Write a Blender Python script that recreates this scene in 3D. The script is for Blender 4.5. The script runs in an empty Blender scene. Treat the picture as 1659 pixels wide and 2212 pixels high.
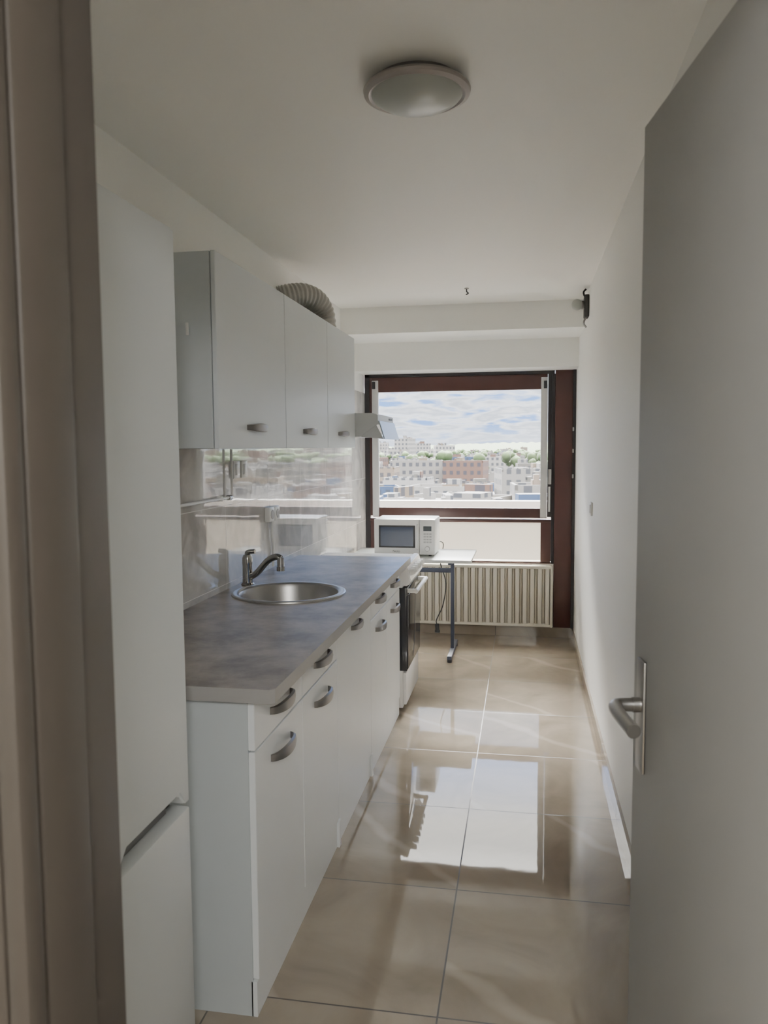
import bpy, bmesh, math, random
from mathutils import Vector, Matrix
random.seed(7)
scn = bpy.context.scene
COL = scn.collection

# ------------------------------------------------------------------ materials
def newmat(name):
    m = bpy.data.materials.new(name); m.use_nodes = True
    nt = m.node_tree
    return m, nt, nt.nodes, nt.links, nt.nodes["Principled BSDF"]

def simple(name, col, rough=0.5, metal=0.0, bump=0.0, bscale=40.0, var=0.0, vscale=3.0, spec=0.5, coat=0.0):
    m, nt, N, L, b = newmat(name)
    b.inputs["Base Color"].default_value = (*col, 1)
    b.inputs["Roughness"].default_value = rough
    b.inputs["Metallic"].default_value = metal
    b.inputs["Specular IOR Level"].default_value = spec
    b.inputs["Coat Weight"].default_value = coat
    geo = N.new("ShaderNodeNewGeometry")
    if var > 0:
        n = N.new("ShaderNodeTexNoise"); n.inputs["Scale"].default_value = vscale; n.inputs["Detail"].default_value = 5
        L.new(geo.outputs["Position"], n.inputs["Vector"])
        mx = N.new("ShaderNodeMix"); mx.data_type = 'RGBA'
        mx.inputs[6].default_value = (*[c * (1 - var) for c in col], 1)
        mx.inputs[7].default_value = (*[min(1, c * (1 + var)) for c in col], 1)
        L.new(n.outputs["Fac"], mx.inputs[0]); L.new(mx.outputs[2], b.inputs["Base Color"])
    if bump > 0:
        n2 = N.new("ShaderNodeTexNoise"); n2.inputs["Scale"].default_value = bscale; n2.inputs["Detail"].default_value = 3
        L.new(geo.outputs["Position"], n2.inputs["Vector"])
        bp = N.new("ShaderNodeBump"); bp.inputs["Strength"].default_value = bump; bp.inputs["Distance"].default_value = 0.01
        L.new(n2.outputs["Fac"], bp.inputs["Height"]); L.new(bp.outputs["Normal"], b.inputs["Normal"])
    return m

def math_n(N, L, op, a, b=None, c=None):
    n = N.new("ShaderNodeMath"); n.operation = op
    for i, v in enumerate((a, b, c)):
        if v is None: continue
        if hasattr(v, "links"): L.new(v, n.inputs[i])
        else: n.inputs[i].default_value = v
    return n.outputs[0]

M = {}
M['wall'] = simple("wall_paint_white", (0.90, 0.90, 0.87), 0.6, bump=0.08, bscale=60, var=0.02, vscale=1.2)
M['ceil'] = simple("ceiling_paint", (0.90, 0.89, 0.85), 0.55, bump=0.06, bscale=30, var=0.02, vscale=1.0)
M['hall'] = simple("hall_paint", (0.58, 0.57, 0.54), 0.7, var=0.04)
M['jamb'] = simple("jamb_shaded_taupe", (0.052, 0.043, 0.035), 0.45, var=0.06, vscale=6)  # off-white paint turned taupe: its shade is put into the colour
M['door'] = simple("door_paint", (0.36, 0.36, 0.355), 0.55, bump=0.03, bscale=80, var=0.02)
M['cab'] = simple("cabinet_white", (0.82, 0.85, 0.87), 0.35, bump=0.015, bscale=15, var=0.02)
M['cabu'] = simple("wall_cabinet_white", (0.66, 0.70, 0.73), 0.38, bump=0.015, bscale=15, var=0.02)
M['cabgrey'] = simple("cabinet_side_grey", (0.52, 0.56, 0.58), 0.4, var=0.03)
M['fridge'] = simple("fridge_enamel", (0.62, 0.65, 0.66), 0.3, var=0.02)
M['gap'] = simple("dark_gap", (0.03, 0.03, 0.03), 0.8)
M['steel'] = simple("brushed_steel", (0.42, 0.41, 0.40), 0.32, 1.0, bump=0.02, bscale=200)
M['pewter'] = simple("pewter_handle", (0.25, 0.24, 0.24), 0.38, 0.9)
M['chrome'] = simple("chrome_tap", (0.36, 0.35, 0.33), 0.15, 1.0)
M['alu'] = simple("aluminium_foil_duct", (0.34, 0.33, 0.31), 0.3, 1.0, bump=0.3, bscale=45)
M['white'] = simple("white_plastic", (0.78, 0.78, 0.76), 0.3)
M['enamel'] = simple("cooker_enamel", (0.74, 0.74, 0.74), 0.18, var=0.01)
M['blackglass'] = simple("black_glass", (0.02, 0.021, 0.026), 0.08)
M['black'] = simple("black_plastic", (0.02, 0.02, 0.022), 0.45)
M['bluemetal'] = simple("blue_metal", (0.045, 0.055, 0.09), 0.4, 0.3)
M['brown'] = simple("window_brown", (0.065, 0.022, 0.018), 0.42, var=0.25, vscale=5)
M['darkframe'] = simple("window_gasket", (0.02, 0.017, 0.02), 0.6)
M['sash'] = simple("sash_white", (0.60, 0.60, 0.60), 0.5)
M['rad'] = simple("radiator_cream", (0.70, 0.665, 0.57), 0.45, var=0.02)
M['radd'] = simple("radiator_groove_shade", (0.44, 0.40, 0.32), 0.6)  # darker cream, shadow between the ribs put into the colour
M['lampglass'] = simple("opal_glass", (0.42, 0.44, 0.415), 0.3)
M['lampring'] = simple("lamp_ring_satin", (0.38, 0.345, 0.33), 0.35, 0.5)
M['table'] = simple("table_laminate", (0.50, 0.52, 0.50), 0.35, var=0.03)
M['mwglass'] = simple("microwave_window", (0.03, 0.045, 0.08), 0.12, coat=0.2)
M['display'] = simple("microwave_display", (0.04, 0.05, 0.05), 0.2)
M['btn'] = simple("button_grey", (0.42, 0.42, 0.42), 0.5)
M['hood'] = simple("hood_grey", (0.54, 0.56, 0.57), 0.4)
M['hoodglass'] = simple("hood_visor", (0.33, 0.41, 0.46), 0.25)
M['ctopedge'] = simple("counter_edge", (0.34, 0.33, 0.32), 0.4, var=0.08, vscale=10)
M['pipe'] = simple("painted_pipe", (0.88, 0.87, 0.85), 0.25)
M['parapet'] = simple("parapet_paint", (0.20, 0.20, 0.19), 0.8, var=0.04)
M['terra'] = simple("balcony_tiles", (0.32, 0.14, 0.07), 0.8, var=0.15)
M['facade_r'] = simple("roof_gravel", (0.040, 0.040, 0.042), 0.9, var=0.7, vscale=0.12)
M['green'] = simple("tree_green", (0.022, 0.042, 0.010), 0.9, var=0.6, vscale=0.35)
M['ground'] = simple("ground_mix", (0.032, 0.038, 0.026), 0.9, var=0.3, vscale=0.02)

# counter top
m, nt, N, L, b = newmat("counter_concrete_laminate"); M['ctop'] = m
geo = N.new("ShaderNodeNewGeometry")
n = N.new("ShaderNodeTexNoise"); n.inputs["Scale"].default_value = 5.5; n.inputs["Detail"].default_value = 9; n.inputs["Roughness"].default_value = 0.68
L.new(geo.outputs["Position"], n.inputs["Vector"])
r = N.new("ShaderNodeValToRGB"); r.color_ramp.elements[0].position = 0.36; r.color_ramp.elements[0].color = (0.19, 0.167, 0.145, 1)
r.color_ramp.elements[1].position = 0.64; r.color_ramp.elements[1].color = (0.42, 0.375, 0.335, 1)
L.new(n.outputs["Fac"], r.inputs[0]); L.new(r.outputs[0], b.inputs["Base Color"])
b.inputs["Roughness"].default_value = 0.40; b.inputs["Specular IOR Level"].default_value = 0.5

# floor tiles
m, nt, N, L, b = newmat("floor_polished_tiles"); M['floor'] = m
geo = N.new("ShaderNodeNewGeometry"); sep = N.new("ShaderNodeSeparateXYZ"); L.new(geo.outputs["Position"], sep.inputs[0])
T = 0.63
ux = math_n(N, L, 'DIVIDE', math_n(N, L, 'ADD', sep.outputs[0], 0.222 + 6.3), T)
uy = math_n(N, L, 'DIVIDE', math_n(N, L, 'ADD', sep.outputs[1], -2.02 + 6.3), T)
def edge(u):
    f = math_n(N, L, 'FRACT', u)
    d = math_n(N, L, 'ABSOLUTE', math_n(N, L, 'SUBTRACT', f, 0.5))
    return math_n(N, L, 'GREATER_THAN', d, 0.5 - 0.004)
gr = math_n(N, L, 'MAXIMUM', edge(ux), edge(uy))
cell = N.new("ShaderNodeCombineXYZ"); L.new(math_n(N, L, 'FLOOR', ux), cell.inputs[0]); L.new(math_n(N, L, 'FLOOR', uy), cell.inputs[1])
wn = N.new("ShaderNodeTexWhiteNoise"); L.new(cell.outputs[0], wn.inputs[0])
sc = N.new("ShaderNodeVectorMath"); sc.operation = 'SCALE'; L.new(wn.outputs["Color"], sc.inputs[0]); sc.inputs["Scale"].default_value = 9
ad = N.new("ShaderNodeVectorMath"); ad.operation = 'ADD'; L.new(sc.outputs[0], ad.inputs[0]); L.new(geo.outputs["Position"], ad.inputs[1])
n1 = N.new("ShaderNodeTexNoise"); n1.inputs["Scale"].default_value = 2.6; n1.inputs["Detail"].default_value = 7; n1.inputs["Distortion"].default_value = 1.2
L.new(ad.outputs[0], n1.inputs["Vector"])
r1 = N.new("ShaderNodeValToRGB"); r1.color_ramp.elements[0].position = 0.32; r1.color_ramp.elements[0].color = (0.25, 0.207, 0.155, 1)
r1.color_ramp.elements[1].position = 0.68; r1.color_ramp.elements[1].color = (0.36, 0.305, 0.238, 1)
L.new(n1.outputs["Fac"], r1.inputs[0])
wv = N.new("ShaderNodeTexWave"); wv.bands_direction = 'DIAGONAL'; wv.inputs["Scale"].default_value = 0.5; wv.inputs["Distortion"].default_value = 4; wv.inputs["Detail"].default_value = 5; wv.inputs["Detail Scale"].default_value = 1.0
L.new(ad.outputs[0], wv.inputs["Vector"])
r2 = N.new("ShaderNodeValToRGB"); r2.color_ramp.elements[0].position = 0.990; r2.color_ramp.elements[0].color = (0, 0, 0, 1); r2.color_ramp.elements[1].position = 1.0; r2.color_ramp.elements[1].color = (0.35, 0.35, 0.35, 1)
L.new(wv.outputs["Fac"], r2.inputs[0])
mx = N.new("ShaderNodeMix"); mx.data_type = 'RGBA'; L.new(r2.outputs[0], mx.inputs[0]); L.new(r1.outputs[0], mx.inputs[6]); mx.inputs[7].default_value = (0.58, 0.51, 0.43, 1)
mg = N.new("ShaderNodeMix"); mg.data_type = 'RGBA'; L.new(gr, mg.inputs[0]); L.new(mx.outputs[2], mg.inputs[6]); mg.inputs[7].default_value = (0.07, 0.054, 0.04, 1)
L.new(mg.outputs[2], b.inputs["Base Color"])
L.new(math_n(N, L, 'MULTIPLY_ADD', gr, 0.5, 0.03), b.inputs["Roughness"])
b.inputs["IOR"].default_value = 1.75
nb = N.new("ShaderNodeTexNoise"); nb.inputs["Scale"].default_value = 9; nb.inputs["Detail"].default_value = 2; L.new(ad.outputs[0], nb.inputs["Vector"])
bp = N.new("ShaderNodeBump"); bp.inputs["Strength"].default_value = 0.04; bp.inputs["Distance"].default_value = 0.004
L.new(nb.outputs["Fac"], bp.inputs["Height"]); L.new(bp.outputs["Normal"], b.inputs["Normal"])

# wall tiles
m, nt, N, L, b = newmat("backsplash_gloss_tiles"); M['tile'] = m
geo = N.new("ShaderNodeNewGeometry"); sep = N.new("ShaderNodeSeparateXYZ"); L.new(geo.outputs["Position"], sep.inputs[0])
uy = math_n(N, L, 'DIVIDE', math_n(N, L, 'ADD', sep.outputs[1], 6.0 - 3.30), 0.6)
uz = math_n(N, L, 'DIVIDE', math_n(N, L, 'ADD', sep.outputs[2], 3.5 - 1.30), 0.35)
def edge2(u, w):
    f = math_n(N, L, 'FRACT', u)
    return math_n(N, L, 'GREATER_THAN', math_n(N, L, 'ABSOLUTE', math_n(N, L, 'SUBTRACT', f, 0.5)), 0.5 - w)
gr = math_n(N, L, 'MAXIMUM', edge2(uy, 0.0025), edge2(uz, 0.004))
cell = N.new("ShaderNodeCombineXYZ"); L.new(math_n(N, L, 'FLOOR', uy), cell.inputs[0]); L.new(math_n(N, L, 'FLOOR', uz), cell.inputs[1])
wn = N.new("ShaderNodeTexWhiteNoise"); L.new(cell.outputs[0], wn.inputs[0])
sc = N.new("ShaderNodeVectorMath"); sc.operation = 'SCALE'; L.new(wn.outputs["Color"], sc.inputs[0]); sc.inputs["Scale"].default_value = 7
ad = N.new("ShaderNodeVectorMath"); ad.operation = 'ADD'; L.new(sc.outputs[0], ad.inputs[0]); L.new(geo.outputs["Position"], ad.inputs[1])
n1 = N.new("ShaderNodeTexNoise"); n1.inputs["Scale"].default_value = 3; n1.inputs["Detail"].default_value = 6; n1.inputs["Distortion"].default_value = 2.0; L.new(ad.outputs[0], n1.inputs["Vector"])
r1 = N.new("ShaderNodeValToRGB"); r1.color_ramp.elements[0].position = 0.38; r1.color_ramp.elements[0].color = (0.52, 0.515, 0.50, 1)
r1.color_ramp.elements[1].position = 0.62; r1.color_ramp.elements[1].color = (0.74, 0.73, 0.71, 1); L.new(n1.outputs["Fac"], r1.inputs[0])
mg = N.new("ShaderNodeMix"); mg.data_type = 'RGBA'; L.new(gr, mg.inputs[0]); L.new(r1.outputs[0], mg.inputs[6]); mg.inputs[7].default_value = (0.84, 0.83, 0.81, 1)
L.new(mg.outputs[2], b.inputs["Base Color"])
L.new(math_n(N, L, 'MULTIPLY_ADD', gr, 0.5, 0.03), b.inputs["Roughness"]); b.inputs["IOR"].default_value = 1.75
nb = N.new("ShaderNodeTexNoise"); nb.inputs["Scale"].default_value = 5; nb.inputs["Detail"].default_value = 2; L.new(ad.outputs[0], nb.inputs["Vector"])
bp = N.new("ShaderNodeBump"); bp.inputs["Strength"].default_value = 0.05; bp.inputs["Distance"].default_value = 0.01
L.new(nb.outputs["Fac"], bp.inputs["Height"]); L.new(bp.outputs["Normal"], b.inputs["Normal"])

# clear glass
m, nt, N, L, b = newmat("window_glass"); M['glass'] = m
tr = N.new("ShaderNodeBsdfTransparent"); gl = N.new("ShaderNodeBsdfGlossy"); gl.inputs["Roughness"].default_value = 0.02
fr = N.new("ShaderNodeFresnel"); fr.inputs[0].default_value = 1.45
ms = N.new("ShaderNodeMixShader"); L.new(fr.outputs[0], ms.inputs[0]); L.new(tr.outputs[0], ms.inputs[1]); L.new(gl.outputs[0], ms.inputs[2])
L.new(ms.outputs[0], N["Material Output"].inputs[0])
# frosted glass
m, nt, N, L, b = newmat("frosted_glass"); M['frost'] = m
rf = N.new("ShaderNodeBsdfRefraction"); rf.inputs["Roughness"].default_value = 0.28; rf.inputs["IOR"].default_value = 1.12; rf.inputs["Color"].default_value = (0.80, 0.79, 0.75, 1)
tl = N.new("ShaderNodeBsdfTranslucent"); tl.inputs[0].default_value = (0.11, 0.105, 0.09, 1)
ms = N.new("ShaderNodeMixShader"); ms.inputs[0].default_value = 0.3; L.new(rf.outputs[0], ms.inputs[1]); L.new(tl.outputs[0], ms.inputs[2])
L.new(ms.outputs[0], N["Material Output"].inputs[0])
# facade
m, nt, N, L, b = newmat("facade_windows"); M['facade'] = m
at = N.new("ShaderNodeAttribute"); at.attribute_name = "bcol"
geo = N.new("ShaderNodeNewGeometry"); sp = N.new("ShaderNodeSeparateXYZ"); L.new(geo.outputs["Position"], sp.inputs[0])
sn = N.new("ShaderNodeSeparateXYZ"); L.new(geo.outputs["Normal"], sn.inputs[0])
anx = math_n(N, L, 'ABSOLUTE', sn.outputs[0]); any_ = math_n(N, L, 'ABSOLUTE', sn.outputs[1]); anz = math_n(N, L, 'ABSOLUTE', sn.outputs[2])
u = math_n(N, L, 'ADD', math_n(N, L, 'MULTIPLY', sp.outputs[0], any_), math_n(N, L, 'MULTIPLY', sp.outputs[1], anx))
fu = math_n(N, L, 'FRACT', math_n(N, L, 'DIVIDE', math_n(N, L, 'ADD', u, 5000), 2.3)); fz = math_n(N, L, 'FRACT', math_n(N, L, 'DIVIDE', math_n(N, L, 'ADD', sp.outputs[2], 300), 2.7))
wu = math_n(N, L, 'LESS_THAN', math_n(N, L, 'ABSOLUTE', math_n(N, L, 'SUBTRACT', fu, 0.5)), 0.25)
wz = math_n(N, L, 'LESS_THAN', math_n(N, L, 'ABSOLUTE', math_n(N, L, 'SUBTRACT', fz, 0.5)), 0.25)
w = math_n(N, L, 'MULTIPLY', math_n(N, L, 'MULTIPLY', wu, wz), math_n(N, L, 'LESS_THAN', anz, 0.5))
w = math_n(N, L, 'MULTIPLY', w, 0.85)
mg = N.new("ShaderNodeMix"); mg.data_type = 'RGBA'; L.new(w, mg.inputs[0]); L.new(at.outputs["Color"], mg.inputs[6]); mg.inputs[7].default_value = (0.022, 0.026, 0.036, 1)
L.new(mg.outputs[2], b.inputs["Base Color"]); b.inputs["Roughness"].default_value = 0.8; b.inputs["Specular IOR Level"].default_value = 0.2

# ------------------------------------------------------------------ builder
class B:
    def __init__(s, name):
        s.name = name; s.bm = bmesh.new(); s.mats = []
    def mi(s, k):
        if k not in s.mats: s.mats.append(k)
        return s.mats.index(k)
    def _merge(s, bm2, k):
        i = s.mi(k)
        for f in bm2.faces: f.material_index = i
        me = bpy.data.meshes.new("tmp"); bm2.to_mesh(me); bm2.free()
        s.bm.from_mesh(me); bpy.data.meshes.remove(me)
    def box(s, x0, x1, y0, y1, z0, z1, k, bev=0.0, seg=2, mat=None):
        b2 = bmesh.new(); bmesh.ops.create_cube(b2, size=1)
        for v in b2.verts:
            v.co = Vector(((x0 + x1) / 2 + v.co.x * (x1 - x0), (y0 + y1) / 2 + v.co.y * (y1 - y0), (z0 + z1) / 2 + v.co.z * (z1 - z0)))
        if bev > 0: bmesh.ops.bevel(b2, geom=b2.edges[:], offset=bev, segments=seg, affect='EDGES', profile=0.5)
        if mat: bmesh.ops.transform(b2, matrix=mat, verts=b2.verts)
        s._merge(b2, k)
    def cyl(s, p0, p1, r, k, seg=24, r2=None):
        p0 = Vector(p0); p1 = Vector(p1); d = p1 - p0
        b2 = bmesh.new(); bmesh.ops.create_cone(b2, cap_ends=True, segments=seg, radius1=r, radius2=r if r2 is None else r2, depth=d.length)
        q = Vector((0, 0, 1)).rotation_difference(d.normalized()).to_matrix().to_4x4()
        bmesh.ops.transform(b2, matrix=Matrix.Translation((p0 + p1) / 2) @ q, verts=b2.verts); s._merge(b2, k)
    def sph(s, c, r, k, scale=(1, 1, 1)):
        b2 = bmesh.new(); bmesh.ops.create_uvsphere(b2, u_segments=24, v_segments=14, radius=r)
        for v in b2.verts: v.co = Vector((c[0] + v.co.x * scale[0], c[1] + v.co.y * scale[1], c[2] + v.co.z * scale[2]))
        s._merge(b2, k)
    def prism(s, poly, axis, a0, a1, k, bev=0.0):
        b2 = bmesh.new()
        def P(u, v, a):
            return {'x': (a, u, v), 'y': (u, a, v), 'z': (u, v, a)}[axis]
        A = [b2.verts.new(P(u, v, a0)) for u, v in poly]; C = [b2.verts.new(P(u, v, a1)) for u, v in poly]
        b2.faces.new(A); b2.faces.new(C[::-1]); n = len(poly)
        for i in range(n): b2.faces.new((A[i], C[i], C[(i + 1) % n], A[(i + 1) % n]))
        bmesh.ops.recalc_face_normals(b2, faces=b2.faces)
        if bev > 0: bmesh.ops.bevel(b2, geom=b2.edges[:], offset=bev, segments=2, affect='EDGES')
        s._merge(b2, k)
    def lathe(s, prof, c, k, seg=64):
        b2 = bmesh.new(); rings = []
        for (r, z) in prof:
            if r < 1e-6: rings.append([b2.verts.new((c[0], c[1], c[2] + z))])
            else: rings.append([b2.verts.new((c[0] + r * math.cos(2 * math.pi * i / seg), c[1] + r * math.sin(2 * math.pi * i / seg), c[2] + z)) for i in range(seg)])
        for a, d in zip(rings[:-1], rings[1:]):
            for i in range(seg):
                j = (i + 1) % seg
                if len(a) == 1 and len(d) == 1: continue
                if len(a) == 1: b2.faces.new((a[0], d[i], d[j]))
                elif len(d) == 1: b2.faces.new((a[i], d[0], a[j]))
                else: b2.faces.new((a[i], d[i], d[j], a[j]))
        bmesh.ops.recalc_face_normals(b2, faces=b2.faces); s._merge(b2, k)
    def tube(s, pts, rad, k, seg=16, sub=8, rfun=None):
        pts = [Vector(p) for p in pts]
        P = []
        if sub > 1 and len(pts) > 2:
            ext = [pts[0] * 2 - pts[1]] + pts + [pts[-1] * 2 - pts[-2]]
            for i in range(1, len(ext) - 2):
                p0, p1, p2, p3 = ext[i - 1:i + 3]
                for j in range(sub):
                    t = j / sub
                    P.append(0.5 * ((2 * p1) + (p2 - p0) * t + (2 * p0 - 5 * p1 + 4 * p2 - p3) * t * t + (-p0 + 3 * p1 - 3 * p2 + p3) * t ** 3))
            P.append(pts[-1])
        else: P = pts
        b2 = bmesh.new(); rings = []; up = None
        for i, p in enumerate(P):
            d = (P[min(i + 1, len(P) - 1)] - P[max(i - 1, 0)]).normalized()
            if up is None: up = d.orthogonal().normalized()
            up = (up - d * up.dot(d)).normalized(); sd = d.cross(up)
            r = rfun(i) if rfun else rad
            rings.append([b2.verts.new(p + (up * math.cos(2 * math.pi * j / seg) + sd * math.sin(2 * math.pi * j / seg)) * r) for j in range(seg)])
        for a, d in zip(rings[:-1], rings[1:]):
            for j in range(seg): b2.faces.new((a[j], a[(j + 1) % seg], d[(j + 1) % seg], d[j]))
        b2.faces.new(rings[0][::-1]); b2.faces.new(rings[-1])
        bmesh.ops.recalc_face_normals(b2, faces=b2.faces); s._merge(b2, k)
    def bow(s, xf, yc, zc, k, half=0.082, out=0.030, h=0.016):
        """crescent pull on a plane X=xf facing +X, running along Y"""
        b2 = bmesh.new(); n = 20; rows = []
        for i in range(n + 1):
            t = -1 + 2 * i / n
            o = out * math.sqrt(max(0, 1 - t * t)) ** 0.9 + 0.001
            hh = h * (0.55 + 0.45 * (1 - t * t)); y = yc + t * half
            o2 = max(o - 0.007, -0.001)
            rows.append([b2.verts.new((xf + o2, y, zc - hh)), b2.verts.new((xf + o, y, zc - hh * 0.8)), b2.verts.new((xf + o + 0.002, y, zc)), b2.verts.new((xf + o, y, zc + hh * 0.8)), b2.verts.new((xf + o2, y, zc + hh))])
        for a, d in zip(rows[:-1], rows[1:]):
            for j in range(5): b2.faces.new((a[j], a[(j + 1) % 5], d[(j + 1) % 5], d[j]))
        b2.faces.new(rows[0]); b2.faces.new(rows[-1][::-1])
        bmesh.ops.recalc_face_normals(b2, faces=b2.faces); s._merge(b2, k)
    def done(s, smooth=True, matrix=None, out=False):
        for v in s.bm.verts:
            z = v.co.z
            if out: v.co.z = z + 0.05
            elif z > 0: v.co.z = z + 0.05 * min(1, z / 0.6)
        me = bpy.data.meshes.new(s.name); s.bm.to_mesh(me); s.bm.free()
        for k in s.mats: me.materials.append(M[k])
        if smooth:
            for p in me.polygons: p.use_smooth = True
            me.set_sharp_from_angle(angle=math.radians(35))
        o = bpy.data.objects.new(s.name, me); COL.objects.link(o)
        if matrix: o.matrix_world = matrix
        return o

def one(name, *a, **k):
    b = B(name); b.box(*a, **k); return b.done()

XL, XR, YB, ZC = -1.31, 0.40, 6.47, 2.50
# ------------------------------------------------------------------ shell
one("floor", -1.45, 1.4, -1.7, 6.62, -0.12, 0.0, 'floor')
one("ceiling", -1.45, 1.4, -1.7, 6.62, ZC, ZC + 0.12, 'ceil')
one("wall_left", XL - 0.12, XL, 0.70, 6.62, 0, ZC, 'wall')
one("wall_right", XR, XR + 0.12, 0.70, 6.62, 0, ZC, 'wall')
one("wall_back", XL, XR, YB + 0.001, 6.62, 0, 0.56, 'wall')
one("wall_back_upper", XL, XR, YB + 0.001, 6.62, 2.115, ZC, 'wall')
one("trim_ceiling_beam", XL, XR, 5.62, 6.13, 2.314, ZC, 'wall')
one("trim_shutter_box", XL, XR, 6.13, YB, 2.10, ZC, 'wall')
one("wall_tiles_left", XL, XL + 0.008, 1.0, 6.44, 0.0, 1.95, 'tile')
b = B("wall_front")
b.box(-1.45, -0.432, 0.55, 0.70, 0, ZC, 'wall'); b.box(0.335, 1.4, 0.55, 0.70, 0, ZC, 'wall'); b.box(-0.432, 0.335, 0.55, 0.70, 2.09, ZC, 'wall'); b.done()
one("wall_hall_left", -1.45, -1.33, -1.7, 0.55, 0, ZC, 'hall')
one("wall_hall_right", 1.28, 1.4, -1.7, 0.55, 0, ZC, 'hall')
one("wall_hall_back", -1.33, 1.28, -1.7, -1.58, 0, ZC, 'hall')
# door frame
b = B("trim_door_frame")
for sx, x in ((1, -0.432), (-1, 0.335)):
    b.box(min(x, x + sx * 0.03), max(x, x + sx * 0.03), 0.53, 0.715, 0, 2.06, 'jamb', 0.004)
    b.box(min(x + sx * 0.03, x + sx * 0.046), max(x + sx * 0.03, x + sx * 0.046), 0.565, 0.636, 0, 2.06, 'jamb', 0.006)
    b.box(min(x + sx * 0.03, x + sx * 0.05), max(x + sx * 0.03, x + sx * 0.05), 0.53, 0.556, 0, 2.06, 'jamb', 0.006)
b.box(-0.402, 0.305, 0.53, 0.715, 2.05, 2.09, 'jamb', 0.003)
b.done()
# baseboards
one("baseboard_right", XR - 0.012, XR, 0.72, YB, 0, 0.075, 'floor')
one("baseboard_back", XL + 0.01, XR - 0.012, YB - 0.012, YB, 0, 0.075, 'floor')

# ------------------------------------------------------------------ window
b = B("window_1")
b.box(XL + 0.009, -1.262, 6.43, 6.47, 0.56, 2.10, 'darkframe')
b.box(XL + 0.009, 0.235, 6.43, 6.47, 2.075, 2.10, 'darkframe')
b.box(0.185, 0.215, 6.43, 6.47, 0.935, 2.075, 'darkframe')
b.box(-1.262, -1.240, 6.44, 6.47, 0.935, 2.075, 'brown')
b.box(-1.240, -1.188, 6.425, 6.47, 0.93, 2.05, 'sash', 0.004)
b.box(0.129, 0.182, 6.425, 6.47, 0.93, 2.05, 'sash', 0.004)
b.box(-1.24, 0.182, 6.44, 6.47, 1.955, 2.075, 'brown', 0.004)
b.box(-1.24, 0.182, 6.44, 6.47, 0.925, 1.005, 'brown', 0.004)
b.box(-1.262, 0.215, 6.42, 6.47, 0.89, 0.915, 'brown', 0.004)
b.box(-1.262, 0.215, 6.425, 6.47, 0.56, 0.575, 'brown', 0.004)
b.box(-1.262, -1.22, 6.44, 6.47, 0.575, 0.89, 'brown')
b.box(0.135, 0.215, 6.435, 6.47, 0.575, 0.89, 'brown', 0.003)
b.box(-1.19, 0.13, 6.455, 6.461, 1.0, 1.96, 'glass')
b.box(-1.22, 0.135, 6.455, 6.461, 0.575, 0.89, 'frost')
b.box(0.19, 0.214, 6.40, 6.43, 1.20, 1.32, 'steel', 0.003)
b.box(0.15, 0.175, 6.405, 6.425, 1.96, 2.02, 'black', 0.003)
b.box(-1.235, -1.21, 6.405, 6.425, 1.98, 2.04, 'black', 0.003)
b.cyl((0.2, 6.41, 1.18), (0.2, 6.41, 0.98), 0.008, 'white')
b.done()
b = B("trim_window_post")
b.box(0.24, XR - 0.001, 6.40, 6.469, 0.085, 2.10, 'brown', 0.004)
b.box(0.375, XR - 0.001, 6.385, 6.40, 0.085, 2.10, 'darkframe')
b.box(0.216, 0.24, 6.43, 6.469, 0.56, 2.075, 'darkframe')
for z in (1.25, 1.45, 1.62): b.box(0.372, 0.385, 6.37, 6.385, z, z + 0.03, 'steel', 0.002)
b.done()

# ------------------------------------------------------------------ radiator
b = B("radiator")
rx0, rx1, rz0, rz1 = -0.95, 0.228, 0.10, 0.555
b.box(rx0, rx1, 6.365, 6.39, rz0 + 0.01, rz1 - 0.01, 'radd')
nf = 20; pw = (rx1 - rx0) / nf
for i in range(nf):
    x = rx0 + i * pw
    b.box(x + 0.004, x + pw * 0.62, 6.325, 6.366, rz0 + 0.02, rz1 - 0.02, 'rad', 0.006)
    b.box(x + pw * 0.72, x + pw * 0.90, 6.35, 6.366, rz0 + 0.02, rz1 - 0.02, 'rad', 0.003)
b.box(rx0, rx1, 6.33, 6.39, rz1 - 0.022, rz1, 'rad', 0.005)
b.box(rx0, rx1, 6.33, 6.39, rz0, rz0 + 0.022, 'rad', 0.005)
b.box(rx1 - 0.015, rx1 + 0.004, 6.32, 6.395, rz0, rz1, 'rad', 0.004)
for x in (-0.7, 0.05): b.box(x, x + 0.03, 6.39, YB, 0.2, 0.5, 'rad')
b.done()

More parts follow.
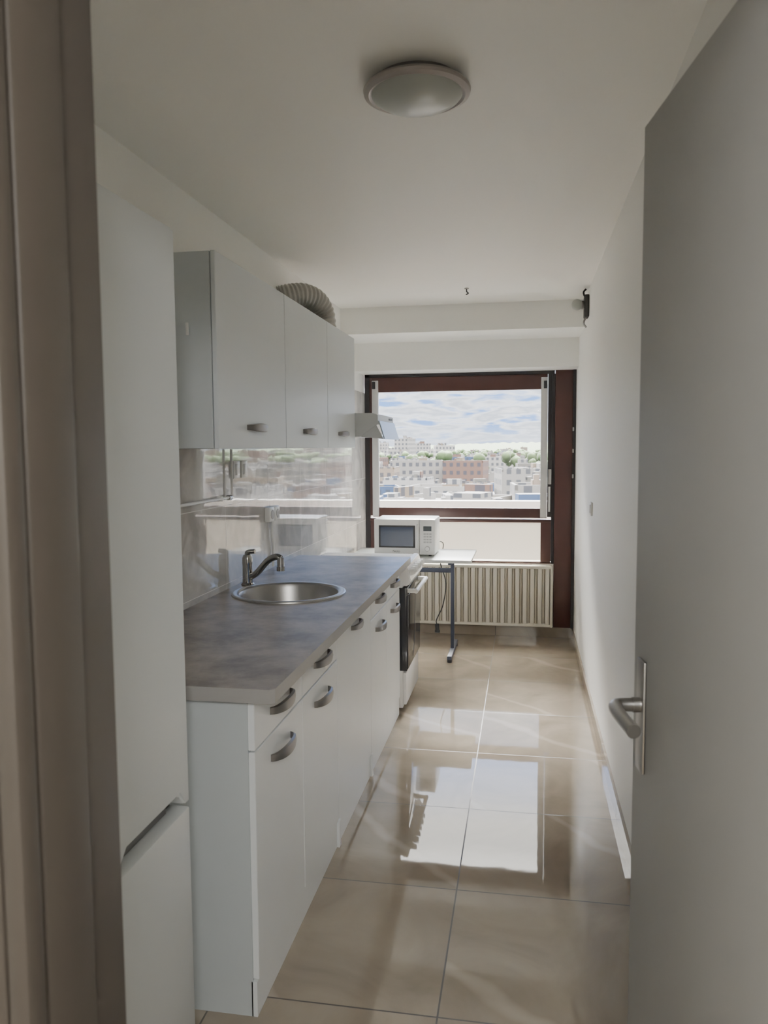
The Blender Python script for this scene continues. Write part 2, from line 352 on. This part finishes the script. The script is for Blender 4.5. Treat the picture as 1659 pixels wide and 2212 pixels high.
# ------------------------------------------------------------------ base cabinets
XF = -0.70; TF = 0.018
Ys = [1.94, 2.40, 2.88, 3.55, 3.98, 4.42]
b = B("base_cabinet")
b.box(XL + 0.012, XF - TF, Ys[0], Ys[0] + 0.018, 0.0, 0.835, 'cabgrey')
b.box(XL + 0.012, XF - TF, Ys[-1] - 0.018, Ys[-1], 0.0, 0.835, 'cab')
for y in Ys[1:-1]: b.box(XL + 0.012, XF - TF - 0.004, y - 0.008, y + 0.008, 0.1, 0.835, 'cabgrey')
b.box(XF - TF - 0.012, XF - TF - 0.004, Ys[0] + 0.018, Ys[-1] - 0.018, 0.1, 0.83, 'gap')
b.box(XF - 0.022, XF - 0.006, Ys[0], Ys[-1], 0.0, 0.092, 'cab')
g = 0.003
for i in range(5):
    a, c = Ys[i] + g, Ys[i + 1] - g
    if i == 2:
        b.box(XF - TF, XF, a, c, 0.098, 0.83, 'cab', 0.0015, 1)
        b.bow(XF, (a + c) / 2 + 0.0, 0.755, 'pewter')
    else:
        b.box(XF - TF, XF, a, c, 0.098, 0.691, 'cab', 0.0015, 1)
        b.box(XF - TF, XF, a, c, 0.697, 0.83, 'cab', 0.0015, 1)
        b.bow(XF, (a + c) / 2, 0.762, 'pewter', 0.095, 0.034, 0.019); b.bow(XF, (a + c) / 2, 0.625, 'pewter', 0.095, 0.034, 0.019)
for y in (2.88, 3.55):
    b.box(XF - 0.006, XF + 0.006, y - 0.012, y + 0.012, 0.0, 0.10, 'cab', 0.002)
b.done()

# counter top with sink hole
SX, SY, SR = -1.0, 3.25, 0.222
ZT = 0.875
bm = bmesh.new()
x0, x1, ya, yb_ = XL + 0.009, -0.635, 1.915, 4.425
ch = 0.012
ZTT = ZT + 0.05
rect = [bm.verts.new(p) for p in ((x0, ya, ZTT), (x1 - ch, ya, ZTT), (x1, ya + ch, ZTT), (x1, yb_, ZTT), (x0, yb_, ZTT))]
circ = [bm.verts.new((SX + SR * math.cos(2 * math.pi * i / 64), SY + SR * math.sin(2 * math.pi * i / 64), ZTT)) for i in range(64)]
ed = [bm.edges.new((rect[i], rect[(i + 1) % 5])) for i in range(5)] + [bm.edges.new((circ[i], circ[(i + 1) % 64])) for i in range(64)]
res = bmesh.ops.triangle_fill(bm, edges=ed, use_beauty=True)
fs = [f for f in res['geom'] if isinstance(f, bmesh.types.BMFace)]
ex = bmesh.ops.extrude_face_region(bm, geom=fs)
bmesh.ops.translate(bm, vec=(0, 0, -0.038), verts=[v for v in ex['geom'] if isinstance(v, bmesh.types.BMVert)])
bmesh.ops.recalc_face_normals(bm, faces=bm.faces)
for f in bm.faces: f.material_index = 0 if abs(f.normal.z) > 0.5 else 1
me = bpy.data.meshes.new("counter_top"); bm.to_mesh(me); bm.free(); me.materials.append(M['ctop']); me.materials.append(M['ctopedge'])
o = bpy.data.objects.new("counter_top", me); COL.objects.link(o)

b = B("round_sink")
b.lathe([(0.247, 0.0005), (0.246, 0.006), (0.238, 0.009), (0.224, 0.008), (0.214, 0.002), (0.208, -0.012), (0.200, -0.10), (0.188, -0.135), (0.16, -0.148), (0.045, -0.155), (0.04, -0.158), (0.0, -0.158)], (SX, SY, ZT), 'steel', 96)
b.lathe([(0.036, 0.0), (0.034, 0.003), (0.0, 0.002)], (SX, SY, ZT - 0.157), 'chrome', 32)
b.done()

b = B("kitchen_tap")
tx, ty = -1.245, 3.41
b.lathe([(0.0, 0), (0.03, 0), (0.03, 0.006), (0.024, 0.012), (0.022, 0.09), (0.024, 0.10), (0.024, 0.125), (0.018, 0.14), (0.0, 0.145)], (tx, ty, ZT + 0.001), 'chrome', 32)
b.tube([(tx, ty, ZT + 0.035), (tx + 0.05, ty - 0.02, ZT + 0.06), (tx + 0.11, ty - 0.04, ZT + 0.12), (tx + 0.155, ty - 0.055, ZT + 0.142), (tx + 0.18, ty - 0.06, ZT + 0.135)], 0.015, 'chrome')
b.cyl((tx + 0.178, ty - 0.06, ZT + 0.14), (tx + 0.178, ty - 0.06, ZT + 0.10), 0.016, 'steel')
b.cyl((tx + 0.178, ty - 0.06, ZT + 0.10), (tx + 0.178, ty - 0.06, ZT + 0.08), 0.019, 'chrome')
b.tube([(tx, ty, ZT + 0.13), (tx - 0.005, ty + 0.02, ZT + 0.15), (tx + 0.03, ty + 0.02, ZT + 0.155)], 0.011, 'chrome')
b.done()

# ------------------------------------------------------------------ upper cabinets
XU = -0.96
b = B("wall_cabinet")
Yu = [2.39, 3.12, 3.82, 4.46]
z0, z1 = 1.50, 2.12
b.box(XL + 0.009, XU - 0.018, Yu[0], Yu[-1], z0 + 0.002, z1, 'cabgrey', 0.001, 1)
b.box(XU - 0.0182, XU - 0.016, Yu[0] + 0.01, Yu[-1] - 0.01, z0 + 0.01, z1 - 0.01, 'gap')
for i in range(3):
    a, c = Yu[i] + 0.003, Yu[i + 1] - 0.003
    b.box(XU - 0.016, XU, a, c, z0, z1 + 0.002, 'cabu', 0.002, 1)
    b.bow(XU, (a + c) / 2 , z0 + 0.075, 'pewter', 0.10, 0.028, 0.016)
b.box(-1.06, -1.05, Yu[0] - 0.006, Yu[0], 1.86, 1.90, 'white', 0.002)
b.done()

# hood
b = B("range_hood")
hy0, hy1 = 4.475, 5.02
b.prism([(XL + 0.009, 1.70), (-0.86, 1.70), (-0.83, 1.69), (-0.83, 1.635), (-0.93, 1.565), (XL + 0.009, 1.565)], 'y', hy0, hy1, 'hood', 0.003)
b.prism([(-0.829, 1.655), (-0.822, 1.655), (-0.79, 1.55), (-0.797, 1.55)], 'y', hy0 + 0.01, hy1 - 0.01, 'hoodglass')
b.prism([(-0.93, 1.564), (-0.84, 1.63), (-0.797, 1.55)], 'y', hy0 + 0.005, hy0 + 0.012, 'hood')
for k in range(4): b.box(-0.83, -0.826, hy1 - 0.17 + k * 0.03, hy1 - 0.15 + k * 0.03, 1.668, 1.68, 'black')
b.done()

# duct
b = B("flexible_duct")
b.tube([(XL + 0.005, 4.15, 2.30), (-1.25, 4.17, 2.315), (-1.19, 4.22, 2.325), (-1.14, 4.295, 2.305), (-1.115, 4.35, 2.24), (-1.11, 4.365, 2.124)], 0.065, 'alu', 32, 24,
       rfun=lambda i: 0.067 + 0.0025 * math.sin(i * 2 * math.pi / 6))
b.done()

# ------------------------------------------------------------------ cooker
b = B("gas_cooker")
cx, cy0, cy1 = -0.665, 4.435, 4.965
ct = 0.825
b.box(XL + 0.03, cx - 0.02, cy0, cy1, 0.03, ct - 0.007, 'enamel', 0.006)
for x in (-1.2, -0.75):
    for y in (cy0 + 0.05, cy1 - 0.05): b.cyl((x, y, 0), (x, y, 0.035), 0.018, 'black')
b.box(cx - 0.02, cx, cy0 + 0.003, cy1 - 0.003, 0.05, 0.225, 'enamel', 0.004)
b.box(cx - 0.04, cx + 0.005, cy0 - 0.001, cy1 - 0.003, 0.235, 0.695, 'blackglass', 0.003)
b.box(cx + 0.004, cx + 0.011, cy0 + 0.004, cy1 - 0.004, 0.245, 0.645, 'blackglass', 0.002)
b.prism([(cx - 0.03, 0.705), (cx + 0.012, 0.705), (cx + 0.03, 0.735), (cx + 0.005, ct), (cx - 0.03, ct)], 'y', cy0, cy1, 'enamel', 0.005)
for i in range(6):
    y = cy0 + 0.06 + i * 0.08
    b.cyl((cx + 0.018, y, 0.778), (cx + 0.045, y, 0.785), 0.02, 'white', 20, 0.016)
    b.box(cx + 0.043, cx + 0.05, y - 0.003, y + 0.003, 0.768, 0.80, 'white')
b.tube([(cx + 0.055, cy0 + 0.03, 0.67), (cx + 0.055, cy1 - 0.03, 0.67)], 0.013, 'white', sub=1)
for y in (cy0 + 0.04, cy1 - 0.04): b.box(cx + 0.004, cx + 0.058, y - 0.012, y + 0.012, 0.66, 0.682, 'white', 0.004)
b.box(XL + 0.05, cx - 0.03, cy0 + 0.01, cy1 - 0.01, ct - 0.008, ct - 0.004, 'enamel', 0.001)
b.done()

# ------------------------------------------------------------------ table
b = B("side_table")
tz = 0.705
b.box(-1.27, -0.36, 5.50, 6.12, tz - 0.022, tz, 'table', 0.003)
for x in (-1.13, -0.52):
    b.box(x - 0.013, x + 0.013, 5.80, 5.84, 0.04, tz - 0.022, 'bluemetal', 0.003)
    b.box(x - 0.017, x + 0.017, 5.56, 6.08, 0.018, 0.045, 'bluemetal', 0.004)
    b.box(x - 0.014, x + 0.014, 5.60, 6.04, tz - 0.05, tz - 0.022, 'bluemetal', 0.003)
    for y in (5.58, 6.06): b.cyl((x, y, 0), (x, y, 0.022), 0.018, 'black')
b.box(-1.117, -0.533, 5.805, 5.835, 0.57, 0.60, 'bluemetal', 0.003)
b.done()

# microwave
b = B("microwave_oven")
mx0, mx1, my0, my1, mz0, mz1 = -1.085, -0.635, 5.67, 6.0, tz + 0.012, tz + 0.272
b.box(mx0, mx1, my0 + 0.015, my1, mz0, mz1, 'white', 0.008)
b.box(mx0, mx1 - 0.115, my0, my0 + 0.016, mz0, mz1, 'white', 0.006)
b.box(mx1 - 0.113, mx1, my0, my0 + 0.016, mz0, mz1, 'white', 0.006)
b.box(mx0 + 0.035, mx1 - 0.145, my0 - 0.003, my0 + 0.002, mz0 + 0.05, mz1 - 0.045, 'black', 0.002)
b.box(mx0 + 0.048, mx1 - 0.158, my0 - 0.004, my0 - 0.001, mz0 + 0.062, mz1 - 0.057, 'mwglass')
b.tube([(mx1 - 0.128, my0, mz0 + 0.04), (mx1 - 0.128, my0 - 0.022, mz0 + 0.06), (mx1 - 0.128, my0 - 0.022, mz1 - 0.06), (mx1 - 0.128, my0, mz1 - 0.04)], 0.006, 'white')
b.box(mx1 - 0.085, mx1 - 0.025, my0 - 0.002, my0 + 0.001, mz1 - 0.085, mz1 - 0.05, 'display')
for r_ in range(4):
    for c_ in range(3):
        b.box(mx1 - 0.083 + c_ * 0.021, mx1 - 0.067 + c_ * 0.021, my0 - 0.002, my0 + 0.001, mz1 - 0.112 - r_ * 0.02, mz1 - 0.101 - r_ * 0.02, 'btn')
b.cyl((mx1 - 0.055, my0, mz0 + 0.045), (mx1 - 0.055, my0 - 0.014, mz0 + 0.045), 0.019, 'btn')
b.cyl((mx1 - 0.055, my0 - 0.012, mz0 + 0.045), (mx1 - 0.055, my0 - 0.017, mz0 + 0.045), 0.015, 'white')
for x in (mx0 + 0.04, mx1 - 0.04):
    for y in (my0 + 0.04, my1 - 0.04): b.cyl((x, y, tz + 0.0005), (x, y, mz0 + 0.002), 0.012, 'black')
mw = b.done()
cu = bpy.data.curves.new("maker_lettering", 'FONT'); cu.body = "Nolo"; cu.size = 0.026; cu.extrude = 0.0006; cu.align_x = 'CENTER'
t = bpy.data.objects.new("maker_lettering", cu); COL.objects.link(t); cu.materials.append(M['black'])
t.location = (mx0 + 0.165, my0 - 0.001, mz0 + 0.016 + 0.05); t.rotation_euler = (math.radians(90), 0, 0); t.parent = mw

b = B("power_cord")
b.tube([(-0.66, 6.02, 0.78), (-0.62, 6.135, 0.74), (-0.645, 6.14, 0.6), (-0.60, 6.12, 0.45), (-0.615, 6.05, 0.3), (-0.66, 6.0, 0.2), (-0.655, 5.98, 0.17)], 0.004, 'black')
b.cyl((-0.655, 5.98, 0.175), (-0.65, 5.97, 0.13), 0.016, 'black')
b.cyl((-0.65, 5.97, 0.13), (-0.65, 5.965, 0.115), 0.02, 'black')
b.done()

# ------------------------------------------------------------------ fridge
b = B("fridge_freezer")
fx = -0.74; fy0, fy1 = 1.02, 1.62
b.box(XL + 0.03, fx - 0.06, fy0, fy1, 0.02, 1.965, 'fridge', 0.006)
for x in (-1.2, -0.85):
    for y in (fy0 + 0.06, fy1 - 0.06): b.cyl((x, y, 0), (x, y, 0.03), 0.02, 'black')
sz = 0.70
b.prism([(fy0, sz + 0.005), (1.30, sz + 0.005), (1.335, sz + 0.04), (1.57, sz + 0.04), (1.60, sz + 0.005), (fy1, sz + 0.005), (fy1, 1.97), (fy0, 1.97)], 'x', fx - 0.055, fx, 'fridge', 0.006)
b.box(fx - 0.055, fx, fy0, fy1, 0.06, sz - 0.005, 'fridge', 0.006)
b.prism([(1.335, sz - 0.004), (1.57, sz - 0.004), (1.57, sz + 0.038), (1.335, sz + 0.038)], 'x', fx - 0.05, fx - 0.035, 'pewter')
b.box(fx - 0.054, fx - 0.045, fy0 + 0.01, fy1 - 0.01, sz - 0.006, sz + 0.006, 'gap')
b.done()

# ------------------------------------------------------------------ door leaf (hinged on the kitchen side, open)
hx, hy = 0.292, 0.722
ex_, ey = 0.194, 1.416
dv = Vector((ex_ - hx, ey - hy, 0)); dl = dv.length; ang = math.atan2(dv.y, dv.x)
b = B("door_1")
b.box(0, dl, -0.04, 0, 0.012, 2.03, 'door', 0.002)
px = dl - 0.055; hz_ = 1.062
b.box(px - 0.021, px + 0.021, 0, 0.006, 0.947, 1.14, 'steel', 0.003)
b.cyl((px, 0.005, hz_), (px, 0.018, hz_), 0.013, 'steel')
b.tube([(px, 0.005, hz_), (px, 0.032, hz_), (px - 0.004, 0.045, hz_), (px - 0.02, 0.051, hz_), (px - 0.06, 0.051, hz_ - 0.002), (px - 0.115, 0.047, hz_ - 0.005)], 0.0115, 'steel')
b.box(px - 0.021, px + 0.021, -0.046, -0.04, 0.947, 1.14, 'steel', 0.003)
b.tube([(px, -0.045, hz_), (px, -0.08, hz_), (px - 0.02, -0.095, hz_), (px - 0.06, -0.095, hz_), (px - 0.11, -0.092, hz_)], 0.0105, 'steel')
for z in (0.3, 1.75): b.cyl((-0.004, 0.006, z), (-0.004, 0.006, z + 0.09), 0.007, 'steel')
b.done(matrix=Matrix.Translation((hx, hy, 0)) @ Matrix.Rotation(ang, 4, 'Z'))

# ------------------------------------------------------------------ ceiling lamp
b = B("ceiling_lamp")
c = (-0.296, 2.22, ZC)
b.lathe([(0.0, -0.0005), (0.11, -0.0005), (0.11, -0.025), (0.0, -0.025)], c, 'pewter')
b.lathe([(0.118, -0.018), (0.14, -0.022), (0.147, -0.030), (0.145, -0.038), (0.132, -0.043), (0.124, -0.040), (0.118, -0.032), (0.118, -0.018)], c, 'lampring', 96)
b.lathe([(0.126, -0.038), (0.118, -0.048), (0.098, -0.060), (0.07, -0.070), (0.035, -0.076), (0.0, -0.078)], c, 'lampglass', 96)
b.done()

# small fixtures
b = B("ceiling_hook")
b.cyl((-0.365, 5.08, ZC), (-0.365, 5.08, ZC - 0.006), 0.014, 'steel')
b.tube([(-0.365, 5.08, ZC), (-0.365, 5.08, ZC - 0.02), (-0.355, 5.08, ZC - 0.032), (-0.37, 5.08, ZC - 0.04)], 0.004, 'black')
b.done()
b = B("wall_spot_lamp")
b.box(XR - 0.03, XR - 0.0005, 5.22, 5.32, 2.32, 2.46, 'black', 0.006)
b.tube([(XR - 0.02, 5.27, 2.44), (XR - 0.035, 5.25, 2.475), (XR - 0.02, 5.24, 2.495)], 0.006, 'black')
b.cyl((XR - 0.028, 5.27, 2.40), (XR - 0.055, 5.26, 2.40), 0.028, 'steel')
b.sph((XR - 0.075, 5.25, 2.40), 0.036, 'lampglass')
b.tube([(XR - 0.015, 5.27, 2.33), (XR - 0.03, 5.28, 2.29), (XR - 0.015, 5.27, 2.26)], 0.006, 'steel')
b.done()
b = B("light_switch")
b.box(XR - 0.011, XR, 4.76, 4.84, 1.09, 1.17, 'white', 0.003); b.box(XR - 0.016, XR - 0.010, 4.785, 4.815, 1.105, 1.155, 'white', 0.002)
b.done()

TW = XL + 0.008
b = B("wall_socket")
for y in (3.83, 3.92):
    b.box(TW, TW + 0.03, y, y + 0.078, 1.125, 1.20, 'white', 0.006)
    b.cyl((TW + 0.03, y + 0.039, 1.162), (TW + 0.033, y + 0.039, 1.162), 0.024, 'btn')
b.tube([(TW + 0.012, 3.91, 1.125), (TW + 0.012, 3.91, 1.05), (TW + 0.012, 3.93, 0.98), (TW + 0.012, 3.92, ZT + 0.01)], 0.007, 'white')
b.done()
b = B("wall_socket")
for y in (3.38, 3.48): 
    b.box(TW, TW + 0.014, y, y + 0.08, 1.365, 1.445, 'white', 0.004)
    b.box(TW + 0.013, TW + 0.018, y + 0.02, y + 0.06, 1.38, 1.43, 'white', 0.002)
b.done()
b = B("wall_pipe")
b.tube([(TW + 0.018, 2.5, 1.285), (TW + 0.018, 3.30, 1.285)], 0.007, 'pipe', sub=1)
b.tube([(TW + 0.018, 3.30, 1.285), (TW + 0.018, 3.335, 1.29), (TW + 0.018, 3.34, 1.32), (TW + 0.018, 3.34, 1.498)], 0.006, 'pipe', sub=6)
for y in (2.7, 3.2): b.box(TW, TW + 0.026, y, y + 0.015, 1.274, 1.296, 'pipe', 0.002)
b.cyl((TW + 0.018, 3.29, 1.285), (TW + 0.018, 3.32, 1.285), 0.012, 'chrome')
b.done()

# ------------------------------------------------------------------ outside
one("balcony_floor", -3.5, 3.0, 6.63, 7.7, 0.0, 0.06, 'terra')
one("balcony_parapet", -3.5, 3.0, 7.7, 7.85, 0.0, 0.975, 'parapet')
one("ground_outside", -2500, 2500, 20, 4200, -34, -32, 'ground')

V = []; FC = []; FM = []; FCOL = []
CUBE = [(-.5, -.5, -.5), (.5, -.5, -.5), (.5, .5, -.5), (-.5, .5, -.5), (-.5, -.5, .5), (.5, -.5, .5), (.5, .5, .5), (-.5, .5, .5)]
CF = [(0, 3, 2, 1), (4, 5, 6, 7), (0, 1, 5, 4), (1, 2, 6, 5), (2, 3, 7, 6), (3, 0, 4, 7)]
tb = bmesh.new(); bmesh.ops.create_icosphere(tb, subdivisions=2, radius=1.0); tb.verts.ensure_lookup_table()
IV = [tuple(v.co) for v in tb.verts]; IF = [tuple(v.index for v in f.verts) for f in tb.faces]; tb.free()
pal = [(0.25, 0.24, 0.225), (0.19, 0.175, 0.155), (0.29, 0.28, 0.27), (0.19, 0.15, 0.11), (0.13, 0.125, 0.115), (0.21, 0.165, 0.13), (0.14, 0.085, 0.068), (0.32, 0.31, 0.30), (0.04, 0.07, 0.14), (0.24, 0.23, 0.22), (0.22, 0.21, 0.20)]
pal = [tuple(q * 0.60 for q in p_) for p_ in pal]
def bx(x, y, w, d, z0, z1, rot, col, mi):
    c_, s_ = math.cos(rot), math.sin(rot); n0 = len(V)
    for a, e_, g_ in CUBE:
        lx, ly = a * w, e_ * d
        V.append((x + lx * c_ - ly * s_, y + lx * s_ + ly * c_, (z0 + z1) / 2 + g_ * (z1 - z0)))
    for i, f_ in enumerate(CF):
        FC.append(tuple(n0 + q for q in f_)); FM.append(1 if i == 1 else mi); FCOL.append(col)
def bld(x, y, w, d, zt, rot, col):
    bx(x, y, w, d, -33, zt, rot, col, 0)
    R_ = Matrix.Rotation(rot, 3, 'Z')
    for sx, sy, pw_, pd in ((0, -0.5, w, 0.4), (0, 0.5, w, 0.4), (-0.5, 0, 0.4, d), (0.5, 0, 0.4, d)):
        o_ = R_ @ Vector((sx * (w - 0.4), sy * (d - 0.4), 0))
        bx(x + o_.x, y + o_.y, pw_, pd, zt - 0.01, zt + 0.7, rot, col, 0)
    for q in range(random.randint(2, 5)):
        o_ = R_ @ Vector((random.uniform(-0.38, 0.38) * w, random.uniform(-0.3, 0.3) * d, 0))
        bx(x + o_.x, y + o_.y, w * random.uniform(0.04, 0.3), d * random.uniform(0.06, 0.35), zt - 0.01, zt + random.uniform(0.8, 2.6), rot, random.choice(pal), 0)
d = 80.0
while d < 1450:
    s = -1.3 * d
    while s < 1.3 * d:
        w = random.uniform(7, 20) * (1 if d > 150 else 0.7); dp = random.uniform(8, 16)
        if random.random() < 0.90:
            lim = -4.2 if d < 100 else -3.6
            zt = random.uniform(-12, lim) if d > 130 else random.uniform(-8, lim)
            if d > 350 and random.random() < 0.05: zt = random.uniform(-3, 1.0)
            bld(s + w / 2, d + random.uniform(-6, 6), w, dp, zt, random.uniform(-0.35, 0.35), random.choice(pal))
        s += w + random.uniform(1, 7 + d * 0.01)
    d *= 1.10 if d > 200 else 1.16
for k in range(10):
    dd = random.uniform(480, 700); sl = -0.19 + k * 0.010
    bld(sl * dd, dd, random.uniform(8, 16), random.uniform(12, 18), random.uniform(-2, 7), random.uniform(-0.3, 0.3), pal[random.choice((0, 2, 7, 9))])
for k in range(18):
    dd = random.uniform(450, 750); sl = random.uniform(0.08, 0.9)
    bld(sl * dd, dd, random.uniform(12, 26), random.uniform(12, 18), random.uniform(-2, 8), random.uniform(-0.3, 0.3), random.choice(pal))
for k in range(900):
    dd = random.uniform(330, 1100); sl = random.uniform(-0.9, 0.9); zc = random.uniform(-8, -2.5)
    for q in range(3):
        r_ = random.uniform(1.3, 2.8); n0 = len(V)
        ox, oy, oz = sl * dd + random.uniform(-3.2, 3.2), dd + random.uniform(-2, 2), zc + random.uniform(-1, 1)
        for a, e_, g_ in IV:
            j = r_ * random.uniform(0.82, 1.18)
            V.append((a * j + ox, e_ * j + oy, g_ * j + oz))
        for f_ in IF:
            FC.append(tuple(n0 + q2 for q2 in f_)); FM.append(2); FCOL.append((0.1, 0.1, 0.1))
me = bpy.data.meshes.new("city_buildings"); me.from_pydata(V, [], FC)
me.polygons.foreach_set("material_index", FM)
me.polygons.foreach_set("use_smooth", [m_ == 2 for m_ in FM])
ca = me.color_attributes.new("bcol", 'FLOAT_COLOR', 'CORNER'); buf = []
for f_, c_ in zip(FC, FCOL): buf.extend((*c_, 1.0) * len(f_))
ca.data.foreach_set("color", buf); me.update()
for k in ('facade', 'facade_r', 'green'): me.materials.append(M[k])
COL.objects.link(bpy.data.objects.new("city_buildings", me))

bm = bmesh.new()
nx = 600; prev = None
for i in range(nx + 1):
    x = -2600 + 5200 * i / nx
    h = -1.0 + 13 * math.exp(-((x - 0) / 420) ** 2) + 2.5 * math.sin(x * 0.004) + random.uniform(-1.6, 1.6)
    row = [bm.verts.new((x, 1560, -33)), bm.verts.new((x, 1760, h * 0.4 - 7)), bm.verts.new((x, 1900, h))]
    if prev:
        for j in range(2): bm.faces.new((prev[j], row[j], row[j + 1], prev[j + 1]))
    prev = row
me = bpy.data.meshes.new("wooded_hill"); bm.to_mesh(me); bm.free(); me.materials.append(M['green'])
for p in me.polygons: p.use_smooth = True
COL.objects.link(bpy.data.objects.new("wooded_hill", me))

# ------------------------------------------------------------------ world: sky with clouds, brighter overhead
w = bpy.data.worlds.new("cloudy_sky"); scn.world = w; w.use_nodes = True
N = w.node_tree.nodes; L = w.node_tree.links; bg = N["Background"]
tc = N.new("ShaderNodeTexCoord"); sp = N.new("ShaderNodeSeparateXYZ"); L.new(tc.outputs["Generated"], sp.inputs[0])
den = math_n(N, L, 'ADD', math_n(N, L, 'MAXIMUM', sp.outputs[2], 0.0), 0.16)
cb = N.new("ShaderNodeCombineXYZ"); L.new(math_n(N, L, 'DIVIDE', sp.outputs[0], den), cb.inputs[0]); L.new(math_n(N, L, 'DIVIDE', sp.outputs[1], den), cb.inputs[1])
ns = N.new("ShaderNodeTexNoise"); ns.inputs["Scale"].default_value = 3.2; ns.inputs["Detail"].default_value = 9; ns.inputs["Roughness"].default_value = 0.52; ns.inputs["Distortion"].default_value = 0.2
L.new(cb.outputs[0], ns.inputs["Vector"])
# fewer clouds in the middle band of the sky
cv = N.new("ShaderNodeMapRange"); cv.inputs[1].default_value = 0.09; cv.inputs[2].default_value = 0.16; cv.inputs[3].default_value = 0.0; cv.inputs[4].default_value = 0.16; L.new(sp.outputs[2], cv.inputs[0])
cr = N.new("ShaderNodeValToRGB"); e = cr.color_ramp.elements
e[0].position = 0.38; e[0].color = (0.20, 0.38, 0.80, 1); e[1].position = 0.48; e[1].color = (0.90, 0.94, 1.0, 1)
q = e.new(0.57); q.color = (0.52, 0.57, 0.66, 1); q = e.new(0.68); q.color = (0.88, 0.90, 0.94, 1)
L.new(math_n(N, L, 'SUBTRACT', ns.outputs["Fac"], cv.outputs[0]), cr.inputs[0])
hz = N.new("ShaderNodeMapRange"); hz.inputs[1].default_value = -0.01; hz.inputs[2].default_value = 0.03; L.new(sp.outputs[2], hz.inputs[0])
mh = N.new("ShaderNodeMix"); mh.data_type = 'RGBA'; L.new(hz.outputs[0], mh.inputs[0]); mh.inputs[6].default_value = (0.66, 0.74, 0.86, 1); L.new(cr.outputs[0], mh.inputs[7])
# bright cloud deck overhead
od = N.new("ShaderNodeMapRange"); od.inputs[1].default_value = 0.36; od.inputs[2].default_value = 0.44; L.new(sp.outputs[2], od.inputs[0])
mo = N.new("ShaderNodeMix"); mo.data_type = 'RGBA'; L.new(od.outputs[0], mo.inputs[0]); L.new(mh.outputs[2], mo.inputs[6]); mo.inputs[7].default_value = (0.97, 0.95, 0.89, 1)
L.new(mo.outputs[2], bg.inputs["Color"])
br = N.new("ShaderNodeMapRange"); br.inputs[1].default_value = 0.46; br.inputs[2].default_value = 0.75; br.inputs[3].default_value = 0.0; br.inputs[4].default_value = 10.5; L.new(sp.outputs[2], br.inputs[0])
bm_ = N.new("ShaderNodeMapRange"); bm_.inputs[1].default_value = 0.09; bm_.inputs[2].default_value = 0.17; bm_.inputs[3].default_value = 0.80; bm_.inputs[4].default_value = 1.7; L.new(sp.outputs[2], bm_.inputs[0])
L.new(math_n(N, L, 'ADD', br.outputs[0], bm_.outputs[0]), bg.inputs["Strength"])

sd = bpy.data.lights.new("hazy_sun", 'SUN'); sd.energy = 28.0; sd.angle = math.radians(46); sd.color = (1.0, 0.985, 0.955)
so = bpy.data.objects.new("hazy_sun", sd); COL.objects.link(so)
so.rotation_euler = Vector((-0.12, math.cos(math.radians(53)), math.sin(math.radians(53)))).to_track_quat('Z', 'Y').to_euler()

# added fill light for the interior, with a lamp body, unseen behind the camera
b = B("hall_fill_body")
b.lathe([(0.0, -0.0005), (0.13, -0.0005), (0.13, -0.03), (0.10, -0.07), (0.0, -0.085)], (0.3, -0.8, ZC), 'lampglass'); b.done()
ld = bpy.data.lights.new("hall_fill_light", 'POINT'); ld.energy = 24; ld.shadow_soft_size = 0.12; ld.color = (1.0, 0.985, 0.955)
lo = bpy.data.objects.new("hall_fill_light", ld); COL.objects.link(lo); lo.location = (0.3, -0.8, ZC - 0.25)

# ------------------------------------------------------------------ camera
f = 1700.0
psi = math.radians(10.1); th = math.radians(4.67); rho = 0.007
F = Vector((-math.sin(psi) * math.cos(th), math.cos(psi) * math.cos(th), -math.sin(th)))
R = Vector((math.cos(psi), math.sin(psi), 0)); U = R.cross(F)
R2 = R * math.cos(rho) - U * math.sin(rho); U2 = U * math.cos(rho) + R * math.sin(rho)
cam = bpy.data.cameras.new("camera"); co = bpy.data.objects.new("camera", cam); COL.objects.link(co)
mtx = Matrix((R2, U2, -F)).transposed().to_4x4(); mtx.translation = Vector((0, 0, 1.55)); co.matrix_world = mtx
cam.sensor_fit = 'AUTO'; cam.sensor_width = 36; cam.lens = 36 * f / 2212; cam.clip_end = 6000; cam.clip_start = 0.02
cam.dof.use_dof = True; cam.dof.focus_distance = 4.0; cam.dof.aperture_fstop = 7.9
scn.camera = co
scn.cycles.diffuse_bounces = 12
scn.cycles.max_bounces = 16
scn.view_settings.exposure = 2.15
try:
    scn.view_settings.look = 'AgX - Medium Low Contrast'
except Exception as ex:
    print("look", ex)
